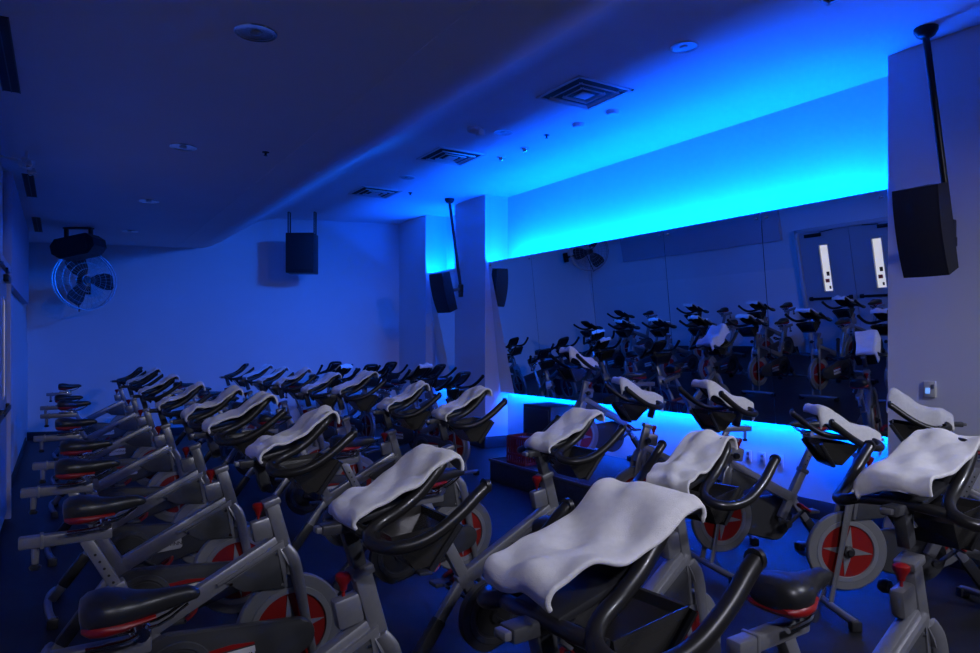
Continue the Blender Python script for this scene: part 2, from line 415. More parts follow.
    half = [(.205, .258, 1.145), (.178, .258, 1.126), (.120, .258, 1.080), (.050, .252, 1.035), (-.010, .242, 1.012), (-.070, .220, 1.004), (-.105, .180, 1.010), (-.100, .135, 1.026),
            (-.055, .105, 1.045), (.010, .092, 1.068), (.070, .090, 1.105), (.108, .090, 1.140), (.138, .088, 1.172), (.162, .072, 1.192), (.176, .035, 1.198)]
    full = half + [(.179, 0, 1.199)] + [(x, -y, z) for x, y, z in half[::-1]]
    hb.tube(full, .0185, 12, smooth=4)
    for p in (half[0],):
        for sy in (-1, 1): hb.lathe([(0, 0), (.021, .0), (.021, .012), (.016, .018), (0, .02)], 12, 'x', (p[0] - .008, sy * p[1], p[2] + .004))
    hb.tube([(-.085, .15, 1.018), (-.11, .08, 1.03), (-.115, 0, 1.036), (-.11, -.08, 1.03), (-.085, -.15, 1.018)], .0165, 12, smooth=4)
    h = hb.build('handlebar', M['grip'], r)
    b = MB(); b.bar((-.12, 0, 1.042), (.055, 0, 1.080), .13, .02, .006); b.bar((.050, 0, 1.080), (.150, 0, 1.172), .13, .018, .006); b.build('centre_pad', D, h)
    # shield hanging under the bars
    b = MB()
    top = [(-.02, .99), (.235, 1.045)]
    b.loft([[(-.02, -.105, .998), (.190, -.120, 1.022), (.190, .120, 1.022), (-.02, .105, .998)],
            [(-.01, -.100, .975), (.186, -.116, .996), (.186, .116, .996), (-.01, .100, .975)],
            [(.065, -.085, .885), (.110, -.092, .890), (.110, .092, .890), (.065, .085, .885)],
            [(.066, -.080, .893), (.106, -.086, .897), (.106, .086, .897), (.066, .080, .893)],
            [(-.005, -.094, .975), (.180, -.110, .996), (.180, .110, .996), (-.005, .094, .975)],
            [(-.014, -.099, .996), (.183, -.114, 1.020), (.183, .114, 1.020), (-.014, .099, .996)],
            [(-.02, -.105, .998), (.190, -.120, 1.022), (.190, .120, 1.022), (-.02, .105, .998)]], caps=False)
    b.loft([[(.065, -.085, .885), (.110, -.092, .890), (.110, .092, .890), (.065, .085, .885)], [(.066, -.080, .893), (.106, -.086, .897), (.106, .086, .897), (.066, .080, .893)]])
    sg = b.build('sweat_shield', M['smoke'], r, smooth=False)
    b = MB(); b.tube([(.200, -.120, 1.010), (.118, -.095, .884), (.118, .095, .884), (.200, .120, 1.010)], .012, 8, smooth=1)
    b.build('shield_rim', D, sg)
    # saddle post, slider, saddle
    b = MB(); b.bar((-.470, 0, .33), (-.648, 0, .655), .050, .056, .010, up=(1, 0, 0)); b.box((-.650, 0, .658), (.066, .060, .03), Matrix.Rotation(-.48, 3, 'Y'), bev=.006)
    b.build('seat_tube', S, r)
    b = MB(); b.bar((-.645, 0, .65), (-.752, 0, .855), .038, .042, .006, up=(1, 0, 0)); sp = b.build('seat_post', S, r)
    b = MB()
    for k in range(5): b.lathe([(0, -.0203), (.005, -.0203), (.005, .0203), (0, .0203)], 8, 'y', (-.662 - .0147 * k, 0, .682 + .028 * k))
    b.build('post_holes', M['ventdark'], sp)
    b = MB(); b.box((-.81, 0, .868), (.29, .044, .042), bev=.007); b.box((-.885, 0, .868), (.012, .050, .050), bev=.003)
    sl = b.build('seat_slider', S, r)
    b = MB(); b.lathe([(0, .785), (.011, .79), (.013, .83), (.011, .85), (0, .85)], 10, 'z', (-.905, 0, 0)); b.build('slider_stop', S, sl)
    b = MB()
    b.lathe([(0, .765), (.016, .768), (.02, .78), (.008, .79), (0, .79)], 10, 'z', (-.905, 0, 0)); b.build('slider_knob', D, sl)
    b = MB(); b.tube([(-.68, -.03, .920), (-.70, -.045, .905), (-.73, -.05, .897), (-.81, -.05, .895)], .0075, 8, smooth=3); b.build('clamp_lever', M['chrome'], sl)
    b = MB(); b.box((-.69, 0, .898), (.05, .046, .030), bev=.008); b.lathe([(0, -.05), (.018, -.05), (.018, .05), (0, .05)], 12, 'y', (-.69, 0, .905)); b.build('seat_clamp', M['chrome'], r)
    def sring(x, w, zt, zb, n=20):
        out = []
        for k in range(n):
            a = 2 * PI * k / n; cx = math.cos(a); cz = math.sin(a)
            yy = w * (abs(cx) ** .75) * (1 if cx >= 0 else -1)
            zz = (zt + zb) / 2 + (zt - zb) / 2 * (abs(cz) ** .8) * (1 if cz >= 0 else -1)
            out.append((x, yy, zz))
        return out
    sx0 = -.69
    R_ = [(-.142, .030, .985, .955), (-.138, .058, .998, .938), (-.120, .078, 1.010, .925), (-.085, .086, 1.014, .922), (-.045, .080, 1.008, .926), (-.005, .060, .998, .934),
          (.035, .040, .994, .938), (.080, .029, .994, .944), (.120, .025, .992, .952), (.142, .020, .984, .957), (.150, .010, .975, .963)]
    b = MB(); b.loft([sring(sx0 + x * .93, w * .92, zt, zb) for x, w, zt, zb in R_]); sd = b.build('saddle', M['saddle'], r)
    b = MB(); b.loft([sring(sx0 + x * .93, w * .92 + .003, zt - .050, zb - .005) for x, w, zt, zb in R_[1:7]]); b.build('saddle_rear_trim', M['red'], sd)['label'] = 'red rear edge of the saddle'
    b = MB()
    for sy in (-1, 1): b.tube([(sx0 - .09, sy * .022, .925), (sx0 - .05, sy * .022, .912), (sx0 + .04, sy * .02, .912), (sx0 + .11, sy * .012, .95)], .004, 6, smooth=3)
    b.build('saddle_rails', M['chrome'], sd)
    # stabilisers
    for nme, x, bow in (('rear_stabilizer', -.87, -.03), ('front_stabilizer', .125, .04)):
        b = MB(); b.tube([(x - bow, -.275, .045), (x - bow * .3, -.16, .058), (x, 0, .064), (x - bow * .3, .16, .058), (x - bow, .275, .045)], .021, 12, smooth=4)
        st = b.build(nme, S, r)
        for sy in (-1, 1):
            b = MB(); b.box((x - bow, sy * .262, .028), (.056, .055, .056), bev=.008); b.build('foot', D, st)
    return r

proto = make_bike()

# ------------------------------------------------------------------ towels (local frame = bike's)
def towel_mesh(name, seed, wr=.108, wf=.112, x0=-.130, x1=.186, drop=.030, fdrop=.025, dip=.5, fine=1, flap=0.0, bulge=.0, yoff=0.0, drape=.75, rz=0.0):
    rnd = random.Random(seed)
    ph = [rnd.uniform(0, 6.28) for _ in range(10)]
    am = [rnd.uniform(.6, 1.3) for _ in range(10)]
    nx, ny = 34 * fine, 18 * fine
    # profile along the bars: rear drop, slope, front rise, front drop
    prof = [(x0 + .004, 1.088 - drop), (x0 - .004, 1.083 - drop * .4), (x0 + .004, 1.088), (x0 + .03, 1.100), (-.07, 1.114 + .006 * dip), (-.02, 1.130 - .004 * dip), (.03, 1.152 - .008 * dip),
            (.075, 1.176 - .008 * dip), (.108, 1.198 - .002 * dip), (.136, 1.217), (.158, 1.229), (x1 - .008, 1.234), (x1 + .005, 1.225), (x1 + .011, 1.219 - fdrop * .6), (x1 + .009, 1.219 - fdrop)]
    P = [Vector((a, 0, c + rz * max(0, min(1, (.12 - a) / .26)))) for a, c in prof]
    L = [0]
    for a, c in zip(P, P[1:]): L.append(L[-1] + (c - a).length)
    def at(t):
        d = t * L[-1]
        for i in range(len(P) - 1):
            if d <= L[i + 1] or i == len(P) - 2:
                u = (d - L[i]) / (L[i + 1] - L[i])
                p0 = P[max(i - 1, 0)]; p1 = P[i]; p2 = P[i + 1]; p3 = P[min(i + 2, len(P) - 1)]
                return 0.5 * ((2 * p1) + (p2 - p0) * u + (2 * p0 - 5 * p1 + 4 * p2 - p3) * u * u + (3 * p1 - p0 - 3 * p2 + p3) * u ** 3)
    bm = bmesh.new(); G = []
    for i in range(nx + 1):
        t = i / nx; p = at(t); row = []
        w = wr + (wf - wr) * t + .006 * math.sin(5 * t + ph[0])
        cy = yoff + .012 * math.sin(3.2 * t + ph[1])
        for j in range(ny + 1):
            v = -1 + 2 * j / ny; y = cy + w * v
            over = max(0, abs(y) - .110)
            mid_ = max(0, 1 - (y / .09) ** 2)
            z = p.z - over * (drape if y > 0 else .75) - .006 * mid_ * (1 - abs(2 * t - 1)) - flap * max(0, v) ** 2 * max(0, 1 - 2.2 * t) * .10
            yy = y - math.copysign(over * (.25 if drape < 1 or y < 0 else .60), y) if over > 0 else y
            z += .0045 * am[2] * math.sin(9 * t + 3.0 * v + ph[2]) + .0032 * am[3] * math.sin(17 * t - 5 * v + ph[3]) + .003 * am[4] * math.sin(6 * v + 25 * t + ph[4])
            z += .012 * bulge * math.exp(-((v - .3 * math.sin(4 * t + ph[6])) / .28) ** 2)
            x = p.x + .006 * math.sin(3 * v + ph[5]) * (1 - t) + .006 * math.sin(2.5 * v + ph[7]) * t
            row.append(bm.verts.new((x, yy, z)))
        G.append(row)
    for i in range(nx):
        for j in range(ny): bm.faces.new((G[i][j], G[i][j + 1], G[i + 1][j + 1], G[i + 1][j]))
    bmesh.ops.recalc_face_normals(bm, faces=bm.faces)
    # folded double: solid with rounded rim
    bm.normal_update()
    up = sum((f.normal.z for f in bm.faces))
    if up < 0: bmesh.ops.reverse_faces(bm, faces=bm.faces)
    bm.normal_update()
    th = .012
    top = {v: bm.verts.new(v.co + v.normal * th) for v in list(bm.verts)}
    for f in list(bm.faces): bm.faces.new([top[v] for v in f.verts])
    border = [e for e in bm.edges if len(e.link_faces) == 1 and e.verts[0] in top]
    for e in border:
        a, c = e.verts; m1 = None
        bm.faces.new((a, c, top[c], top[a]))
    bmesh.ops.recalc_face_normals(bm, faces=bm.faces)
    es = [e for e in bm.edges if len(e.link_faces) == 2 and e.calc_face_angle(0) > 1.0]
    bmesh.ops.bevel(bm, geom=es, offset=.0045, segments=2, profile=.5, affect='EDGES')
    me = bpy.data.meshes.new(name); bm.to_mesh(me); bm.free()
    for p_ in me.polygons: p_.use_smooth = True
    me.materials.append(M['towel']); return me
TW = [towel_mesh('towel', 11, dip=.5), towel_mesh('towel', 23, dip=1.6, wf=.105, bulge=.9), towel_mesh('towel', 37, dip=.2, wr=.10, wf=.11), towel_mesh('towel', 41, dip=2.2, wr=.112, wf=.10, bulge=1.2),
      towel_mesh('towel', 59, dip=1.0, x0=-.125, x1=.182)]
TWA = towel_mesh('towel', 77, wr=.100, wf=.125, x0=-.150, x1=.205, dip=1.0, fine=2, drop=.035, bulge=.8, rz=.028)
TWR = towel_mesh('towel', 91, wr=.112, wf=.108, x0=-.145, x1=.195, dip=.4, fine=2, drop=.040, flap=.45, bulge=.7, rz=.045)
TWM = [towel_mesh('towel', 101, wr=.125, wf=.125, yoff=.045, drape=1.45, dip=.6), towel_mesh('towel', 113, wr=.120, wf=.130, yoff=.045, drape=1.35, dip=1.8, bulge=.8)]
TW70 = towel_mesh('towel', 15, wr=.096, wf=.100, x0=-.138, x1=.188, dip=1.6, fine=2, drop=.040, bulge=1.4)

# (bars x, bars y, heading in degrees, z of the floor, towel mesh or None, where, row, bar height change)
o_ = 'left'; q_ = 'second'
L_ = ' from the camera in the left wall row'; Q_ = ' from the camera in the second row'
BIKES = [
 (0.945, 1.085,   5, 0, TWA, 'nearest of all, cut by the bottom edge', o_, .02),
 (0.88, 1.93,   0, 0, TW[0], 'second' + L_, o_, 0),
 (0.88, 2.95,   1, 0, TW[1], 'third' + L_, o_, .035),
 (0.85, 3.84,   0, 0, TW[2], 'fourth' + L_, o_, .05),
 (0.86, 4.74,  -1, 0, TW[3], 'fifth' + L_, o_, .03),
 (0.84, 6.02,   1, 0, TW[1], 'sixth' + L_, o_, -.01),
 (0.85, 7.55,   0, 0, TW[0], 'seventh' + L_, o_, 0),
 (0.85, 8.95,   0, 0, TW[2], 'eighth' + L_, o_, .015),
 (0.85, 10.9,   0, 0, None, 'last' + L_, o_, -.02),
 (2.34, 1.12,   2, 0, TWR, 'nearest in the right foreground beside the lilac wall', q_, .035),
 (2.16, 1.92,  10, 0, TW70, 'directly behind the largest towel, facing the mirrors', q_, -.05),
 (2.20, 2.80,   0, 0, TW[0], 'just in front of the low platform corner', q_, -.02),
 (2.20, 3.82,  -3, 0, TW[4], 'fourth' + Q_, q_, .04),
 (2.20, 4.70,  -2, 0, TW[1], 'fifth' + Q_, q_, .02),
 (2.22, 5.72,   0, 0, TW[2], 'sixth' + Q_, q_, .07),
 (2.22, 6.70,   0, 0, TW[0], 'seventh' + Q_, q_, .02),
 (2.22, 7.65,   0, 0, TW[3], 'eighth' + Q_, q_, .03),
 (2.22, 8.50,   0, 0, TW[4], 'ninth' + Q_, q_, .02),
 (2.24, 9.35,   0, 0, TW[2], 'tenth' + Q_, q_, .02),
 (2.20, 10.4,   0, 0, None, 'last' + Q_, q_, .02),
 (3.85, 2.34, 147, 0, TWM[0], 'with its star flywheel facing the camera, lower right', 'm', -.035),
 (3.82, 3.20, 163, 0, TWM[0], 'below the mirror, right of the three outlets', 'm', .07),
 (3.85, 4.05, 156, 0, TWM[0], 'below the mirror at the near platform edge', 'm', .05),
 (4.65, 2.31, 118, 0, TWM[1], 'farthest right, before the lilac wall and thermostat', 'm', .02),
 (4.45, 5.50, 174, .25, TWM[1], 'standing on the low platform by the mirrors', 'i', .02),
 (3.90, 6.95, -75, 0, None, 'facing the camera just beyond the platform', 'b', 0),
 (3.95, 8.05, -80, 0, TW[1], 'facing the camera before the wide far column', 'b', .04),
 (4.55, 8.75, -70, 0, None, 'facing the camera, closest to the wide far column', 'b', .02),
 (3.75, 9.30, -85, 0, None, 'facing the camera left of the niche mirror', 'b', .02),
 (4.45, 10.2, -80, 0, None, 'in the far right corner facing the camera', 'b', .02),
 (3.20, 9.00, -60, 0, TW[4], 'between the second row and far corner group', 'b', .02),
 (3.75, 10.8, -85, 0, None, 'nearest the back wall under the hanging speaker', 'b', .02),
]
SEAT = {1: (-.045, .03), 3: (.01, 0), 4: (-.01, .01), 6: (.02, 0), 7: (-.02, -.03), 9: (-.02, .02), 12: (.02, 0), 14: (-.02, .01), 21: (.02, 0)}
rowname = {o_: 'spin bikes in the row along the left wall', q_: 'spin bikes in the second row', 'm': 'spin bikes with their backs to the mirrors', 'i': None, 'b': 'spin bikes at the far end facing the camera'}
for i, (bx, by, hd, fz, tw, where, row, dz) in enumerate(BIKES):
    a = math.radians(hd)
    o = proto if i == 0 else copy_tree(proto)
    ox, oy = bx - .05 * math.cos(a), by - .05 * math.sin(a)
    o.location = (ox, oy, fz); o.rotation_euler = (0, 0, a)
    lab = 'silver spin bike ' + where
    if tw is None: lab += ', without a towel'
    tag(o, lab, 'exercise bike', rowname[row])
    if dz:      # bars set higher or lower on this bike
        for ch in o.children:
            n_ = ch.name.split('.')[0]
            if n_ in ('handlebar', 'bar_bracket', 'sweat_shield', 'bar_post'): ch.location.z += dz; ch.location.x -= dz * .3
    sdz, sdx = SEAT.get(i, (0, 0))
    if sdz or sdx:      # saddle set higher or lower on this bike
        for ch in o.children:
            if ch.name.split('.')[0] in ('saddle', 'seat_slider', 'seat_clamp', 'seat_post'): ch.location.z += sdz; ch.location.x += sdx
    if tw is not None:
        t = bpy.data.objects.new('towel', tw); col.objects.link(t)
        t.location = (ox - dz * .3 * math.cos(a), oy - dz * .3 * math.sin(a), fz + dz); t.rotation_euler = (0, 0, a + random.uniform(-.04, .04))
        tag(t, 'white towel on the spin bike ' + where, 'towel', 'white towels over the handlebars')

# ------------------------------------------------------------------ platform, crate, cabinet
e = empty('platform', (4.80, 5.70, 0), 0, 'low dark carpeted platform against the glowing wall below the mirrors', 'platform')
b = MB(); b.box((0, 0, .120), (1.32, 1.88, .24), bev=.004); b.build('deck', M['podium'], e)
b = MB()
for x in (-.66,): b.box((x, 0, .235), (.03, 1.90, .03), bev=.006)
for y in (-.94, .94): b.box((0, y, .235), (1.33, .03, .03), bev=.006)
b.build('edge_strip', M['podedge'], e)
e = empty('crate', (4.32, 6.20, .25), .15, 'dark red slatted plastic crate on the far corner of the platform', 'crate')
b = MB()
for z in (.01, .10, .285):
    for sx in (-1, 1): b.box((sx * .14, 0, z), (.012, .29, .03), bev=.003)
    for sy in (-1, 1): b.box((0, sy * .14, z), (.29, .012, .03), bev=.003)
for k in range(9):
    t = -.14 + .035 * k
    for s2 in (-1, 1):
        b.box((s2 * .14, t, .15), (.010, .012, .28)); b.box((t, s2 * .14, .15), (.012, .010, .28))
b.build('lattice', M['crate'], e)
b = MB(); b.box((0, 0, .006), (.28, .28, .012)); b.build('base', M['crate'], e)
b = MB(); b.lathe([(0, .012), (.055, .012), (.07, .05), (.105, .26), (.110, .262), (.100, .255), (.06, .05), (0, .03)], 28, 'z')
o = b.build('bucket', mat('blue_plastic', (.10, .14, .30), .3), None, loc=(4.32, 6.20, .262)); tag(o, 'small round blue-grey tub standing inside the red crate', 'tub')
e = empty('equipment_cabinet', (5.24, 6.98, 0), 0, 'tall black equipment cabinet beside the far end of the platform', 'cabinet')
b = MB(); b.box((0, 0, .40), (.42, .58, .76), bev=.008); b.build('body', M['cabinet'], e)
b = MB(); b.box((-.215, 0, .40), (.012, .52, .68), bev=.004); dr = b.build('front_door', M['dark'], e)
b = MB(); b.box((-.228, .2, .42), (.014, .02, .10), bev=.004); b.build('handle', M['blackmetal'], dr)
b = MB()
for sx in (-1, 1):
    for sy in (-1, 1): b.lathe([(0, 0), (.02, 0), (.02, .025), (0, .025)], 12, 'z', (sx * .16, sy * .23, 0))
b.build('feet', M['dark'], e)

# ------------------------------------------------------------------ speakers
def speaker_body(e, w, h, d, tilt, yaw, c=(0, 0, 0)):
    R = Matrix.Rotation(yaw, 3, 'Z') @ Matrix.Rotation(tilt, 3, 'Y')     # front looks along local -x
    n = 8; rings = []
    def ring(y):
        k = 1 - .10 * (abs(y) / (w / 2)) ** 2
        out = []
        for s in range(n + 1):
            z = -h / 2 + h * s / n; bow = .030 * (1 - (2 * z / h) ** 2)
            out.append((-d / 2 * k - bow, y, z))
        for zz in (h / 2 * .96, -h / 2 * .96): out.append((d / 2 * (1.0 if abs(y) < w * .3 else .55), y, zz))
        return out
    ys = [-w / 2, -w * .42, -w * .3, 0, w * .3, w * .42, w / 2]
    b = MB(); b.loft([[tuple(R @ Vector(p) + Vector(c)) for p in ring(y)] for y in ys]); body = b.build('cabinet', M['speaker'], e)
    b = MB(); rows = []
    for y in [-w * .46, -w * .23, 0, w * .23, w * .46]:
        k = 1 - .10 * (abs(y) / (w / 2)) ** 2
        rows.append([tuple(R @ Vector((-d / 2 * k - .030 * (1 - (2 * z / h) ** 2) - .006, y, z)) + Vector(c)) for z in [h * (-.48 + .96 * s / n) for s in range(n + 1)]])
    b.loft(rows, closed=False, caps=False); b.build('grille', M['grille'], body)
    b = MB(); b.box(R @ Vector((-d / 2 - .032, 0, -h * .0)) + Vector(c), (.006, .045, .014), R, bev=.002); b.build('nameplate', M['clip'], body)
    return body
def pole_speaker(top, lean, L, off, tilt, yaw, label):
    e = empty('ceiling_speaker', top, 0, label, 'speaker', 'speakers on slanting ceiling poles')
    l = Vector(lean); bot = l + Vector((0, 0, -L))
    b = MB(); b.lathe([(.075, 0), (.075, -.02), (.055, -.055), (.03, -.07), (0, -.07)], 20, 'z'); b.build('ceiling_mount', M['blackmetal'], e)
    b = MB(); b.tube([(0, 0, -.05), tuple(bot)], .022, 12); b.build('pole', M['blackmetal'], e)
    c = bot + Vector(off)
    b = MB(); b.box(bot, (.07, .05, .13), bev=.01); b.bar(bot, bot + (c - bot) * .6, .035, .05); b.box(bot + Vector((.0, 0, -.09)), (.05, .07, .07), bev=.01)
    b.build('swivel_bracket', M['blackmetal'], e)
    speaker_body(e, .28, .60, .22, tilt, yaw, c)
cx, sx_ = .8487, -.5289      # image-right direction in the room
pole_speaker((5.05, 2.44, HC), (.17 * cx, .17 * sx_, 0), 1.38, (-.24, .04, -.02), math.radians(-17), math.radians(4), 'large black speaker on a slanting ceiling pole in front of the lilac wall')
pole_speaker((5.00, 9.18, HC), (.17 * cx, .17 * sx_, 0), 1.36, (-.24, .08, -.05), math.radians(-17), math.radians(16), 'small black speaker on a slanting ceiling pole between the two far columns')
e = empty('hanging_speaker', (3.42, 11.4, HC), math.radians(-32), 'black box speaker hung from two straps under the ceiling near the back wall', 'speaker')
b = MB(); b.box((0, 0, -.70), (.46, .32, .66), bev=.012); bd = b.build('cabinet', M['speaker'], e)
b = MB(); b.box((0, -.164, -.68), (.42, .008, .56), bev=.003); b.build('grille', M['grille'], bd)
for sx in (-1, 1):
    b = MB(); b.tube([(sx * .215, .06, 0), (sx * .215, .06, -.45)], .012, 8); b.tube([(sx * .215, -.06, -.02), (sx * .215, -.06, -.45)], .010, 8)
    b.tube([(sx * .215, .06, -.01), (sx * .215, 0, .0), (sx * .215, -.06, -.02)], .010, 8); b.build('strap', M['blackmetal'], e)
# tilted speaker in a yoke under the low ceiling
e = empty('yoke_speaker', (.22, 11.2, HS + .004), math.radians(-32), 'black wide speaker in a ceiling yoke beside the wall fan', 'speaker')
b = MB()
for sx in (-1, 1): b.box((sx * .17, 0, -.09), (.035, .06, .20), bev=.005)
b.box((0, 0, -.012), (.40, .08, .024), bev=.005); b.build('yoke', M['blackmetal'], e)
b = MB(); Rt = Matrix.Rotation(math.radians(-12), 3, 'Y')
b.loft([[tuple(Rt @ Vector((x, y, z)) + Vector((0, 0, -.27))) for x, z in ((-.30, .05), (-.22, .13), (.22, .13), (.30, .05), (.30, -.06), (.20, -.15), (-.20, -.15), (-.30, -.06))] for y in (-.16, -.13, .13, .16)])
bd = b.build('cabinet', M['speaker'], e)
b = MB(); b.box((0, -.163, -.27), (.40, .008, .18), Rt, bev=.003); b.build('grille', M['grille'], bd)

# ------------------------------------------------------------------ wall fan
fe = empty('wall_fan', (.34, 12.15, 2.50), math.radians(22), 'round metal wall fan with wire guard on the blue back wall', 'fan')
FR = .44
b = MB()
for k in range(5):
    rr = FR * (k + 1) / 5
    b.tube([(rr * math.cos(a_), -.09 + .09 * (rr / FR) ** 2, rr * math.sin(a_)) for a_ in [2 * PI * i / 40 for i in range(41)]], .003 if k < 4 else .010, 6, caps=False)
for k in range(36):
    a_ = 2 * PI * k / 36
    b.tube([(rr * math.cos(a_), -.09 + .09 * (rr / FR) ** 2, rr * math.sin(a_)) for rr in (.05, .2, .33, FR)], .0018, 5)
    b.tube([(rr * math.cos(a_), .19 - .10 * (rr / FR) ** 3, rr * math.sin(a_)) for rr in (.08, .25, .37, FR)], .0018, 5)
b.tube([(FR * math.cos(a_), .09, FR * math.sin(a_)) for a_ in [2 * PI * i / 40 for i in range(41)]], .008, 6, caps=False)
b.build('guard', M['fangrey'], fe)
b = MB()
for k in range(3):
    a0 = math.radians(0 + 120 * k); rings = []
    for rr, wd, tw_ in ((.07, .05, .5), (.16, .11, .42), (.28, .14, .32), (.36, .13, .26), (.395, .09, .22)):
        rad = Vector((math.cos(a0), 0, math.sin(a0))); tan = Vector((-math.sin(a0), 0, math.cos(a0)))
        dv = tan * math.cos(tw_) + Vector((0, 1, 0)) * math.sin(tw_); nv = Vector((0, 1, 0)) * math.cos(tw_) - tan * math.sin(tw_)
        rings.append([tuple(rad * rr + dv * (wd * q) + nv * (p * .003)) for q, p in ((-1, -1), (1, -1), (1, 1), (-1, 1))])
    b.loft(rings)
b.build('blades', mat('fan_blade', (.06, .06, .07), .3, .7), fe)
b = MB(); b.lathe([(0, -.06), (.05, -.06), (.07, -.03), (.075, .18), (.05, .22), (0, .22)], 20, 'y'); b.build('motor', M['blackmetal'], fe)
b = MB(); b.tube([(0, .2, 0), (0, .30, -.02), (.33, .80, -.05)], .022, 8); b.box((.34, .815, -.05), (.16, .03, .22), Matrix.Rotation(math.radians(-38), 3, 'Z'), bev=.004); b.tube([(-.08, .05, -FR), (-.05, .12, -FR - .03), (0, .3, -.05)], .010, 6)
b.build('wall_bracket', M['blackmetal'], fe)

# ------------------------------------------------------------------ ceiling fittings
def square_vent(x, y, label):
    e = empty('ceiling_vent', (x, y, HC), 0, label, 'vent', 'square ceiling air diffusers')
    b = MB()
    for k, (h, z) in enumerate(((.30, -.006), (.215, -.020), (.135, -.020))):
        w = .022 if k else .030
        for sx in (-1, 1): b.box((sx * (h - w / 2), 0, z), (w, 2 * h, .010), Matrix.Rotation(sx * (.5 if k else 0), 3, 'Y')); b.box((0, sx * (h - w / 2), z), (2 * h, w, .010), Matrix.Rotation(-sx * (.5 if k else 0), 3, 'X'))
    b.box((0, 0, -.022), (.13, .13, .008), bev=.003)
    b.build('louvre_frame', M['ventwhite'], e, smooth=False)
    b = MB(); b.box((0, 0, -.0015), (.56, .56, .002)); b.build('duct_opening', M['ventdark'], e, smooth=False)
for y, l in ((2.30, 'square ceiling air diffuser cut by the top edge of the photo'), (4.65, 'largest whole square ceiling diffuser above the mirrors'), (7.06, 'square ceiling diffuser in the middle of the bright ceiling'), (9.34, 'farthest square ceiling diffuser near the back wall')):
    square_vent(3.86, y, l)
def downlight(x, y, z, r, label, grp, white=False):
    e = empty('downlight', (x, y, z), 0, label, 'ceiling light', grp)
    b = MB(); b.lathe([(r, 0), (r + .002, -.004), (r - .002, -.008), (r * .84, -.006), (r * .82, 0)], 36, 'z'); b.build('trim_ring', M['ventwhite'] if white else M['reflector'], e)
    b = MB(); b.lathe([(r * .83, -.005), (r * .74, -.0035), (r * .5, -.0025), (0, -.002)], 36, 'z'); b.build('reflector', M['reflector'] if not white else M['discring'], e)
    b = MB(); b.lathe([(0, -.010), (r * .25, -.009), (r * .3, -.003)], 20, 'z'); b.build('lamp', M['discring'], e)
for y, l in ((3.63, 'nearest unlit recessed downlight in the dark low ceiling'), (6.08, 'second unlit downlight in the dark low ceiling'), (8.64, 'third unlit downlight in the dark low ceiling'), (11.14, 'farthest unlit downlight in the dark low ceiling')):
    downlight(.85, y, HS, .105, l, 'downlights in the low ceiling')
for y, l in ((3.53, 'white rimmed downlight nearest the camera in the bright ceiling'), (5.95, 'white rimmed downlight beside the small detector box'), (8.27, 'farthest white rimmed downlight near the back of the ceiling')):
    downlight(3.87, y, HC, .105, l, 'downlights in the bright ceiling', True)
def fitting(name, x, y, z, prof, label, cat, grp=None, m='ventwhite'):
    e = empty(name, (x, y, z), 0, label, cat, grp)
    b = MB(); b.lathe(prof, 20, 'z'); b.build('body', M[m], e)
    return e
e = fitting('smoke_detector', 3.55, 6.0, HC, [(.075, 0), (.07, -.03), (.05, -.045), (0, -.05)], 'small white detector box on the ceiling left of a downlight', 'detector')
b = MB(); b.box((.05, -.03, -.045), (.07, .07, .06), bev=.01); b.build('sensor_head', M['plate'], e)
for x, y, l in ((4.40, 6.32, 'small round spotlight near the middle of the bright ceiling'), (4.38, 6.77, 'small round spotlight just beyond its twin on the ceiling')):
    e = fitting('eyeball_spotlight', x, y, HC, [(.055, 0), (.052, -.008), (.036, -.012), (.03, -.012)], l, 'spotlight', 'eyeball spotlights')
    b = MB(); b.lathe([(0, -.045), (.02, -.042), (.034, -.02), (.036, 0)], 16, 'z'); b.build('eyeball', M['clip'], e)
for x, y, l in ((4.39, 4.87, 'nearer round white sensor dome on the bright ceiling beside the vent'), (4.36, 5.34, 'farther round white sensor dome on the bright ceiling')):
    e = fitting('ceiling_sensor', x, y, HC, [(.06, 0), (.06, -.015), (.05, -.035), (0, -.045)], l, 'sensor', 'round ceiling sensors', 'plate')
fitting('sprinkler_head', 4.31, 5.80, HC, [(.03, 0), (.028, -.008), (.01, -.012), (.01, -.03), (.018, -.034), (0, -.036)], 'tiny sprinkler head between the spotlights and sensors', 'sprinkler', None, 'blackmetal')
fitting('sprinkler_head', 1.46, 5.89, HS + .003, [(.03, 0), (.028, -.008), (.01, -.012), (.01, -.03), (.018, -.034), (0, -.036)], 'tiny sprinkler head alone in the dark low ceiling', 'sprinkler', None, 'blackmetal')
fitting('sprinkler_head', 4.31, 9.10, HC, [(.03, 0), (.028, -.008), (.01, -.012), (.01, -.03), (.018, -.034), (0, -.036)], 'tiny sprinkler head near the far speaker pole', 'sprinkler', None, 'blackmetal')
for y0, y1, l in ((4.1, 5.3, 'black slot diffuser at the upper left corner of the photo'), (7.85, 9.05, 'black slot diffuser in the low ceiling just beyond the emergency lamp'), (10.55, 11.9, 'farthest black slot diffuser near the back wall')):
    e = empty('slot_diffuser', (-.26, (y0 + y1) / 2, HS), 0, l, 'vent', 'slot diffusers along the left wall')
    b = MB(); b.box((0, 0, -.003), (.09, y1 - y0, .005)); b.build('slot', M['ventdark'], e, smooth=False)
    b = MB()
    for sx in (-1, 0, 1): b.box((sx * .045, 0, -.005), (.006, y1 - y0 + .01, .006))
    b.build('rails', M['dark'] , e, smooth=False)
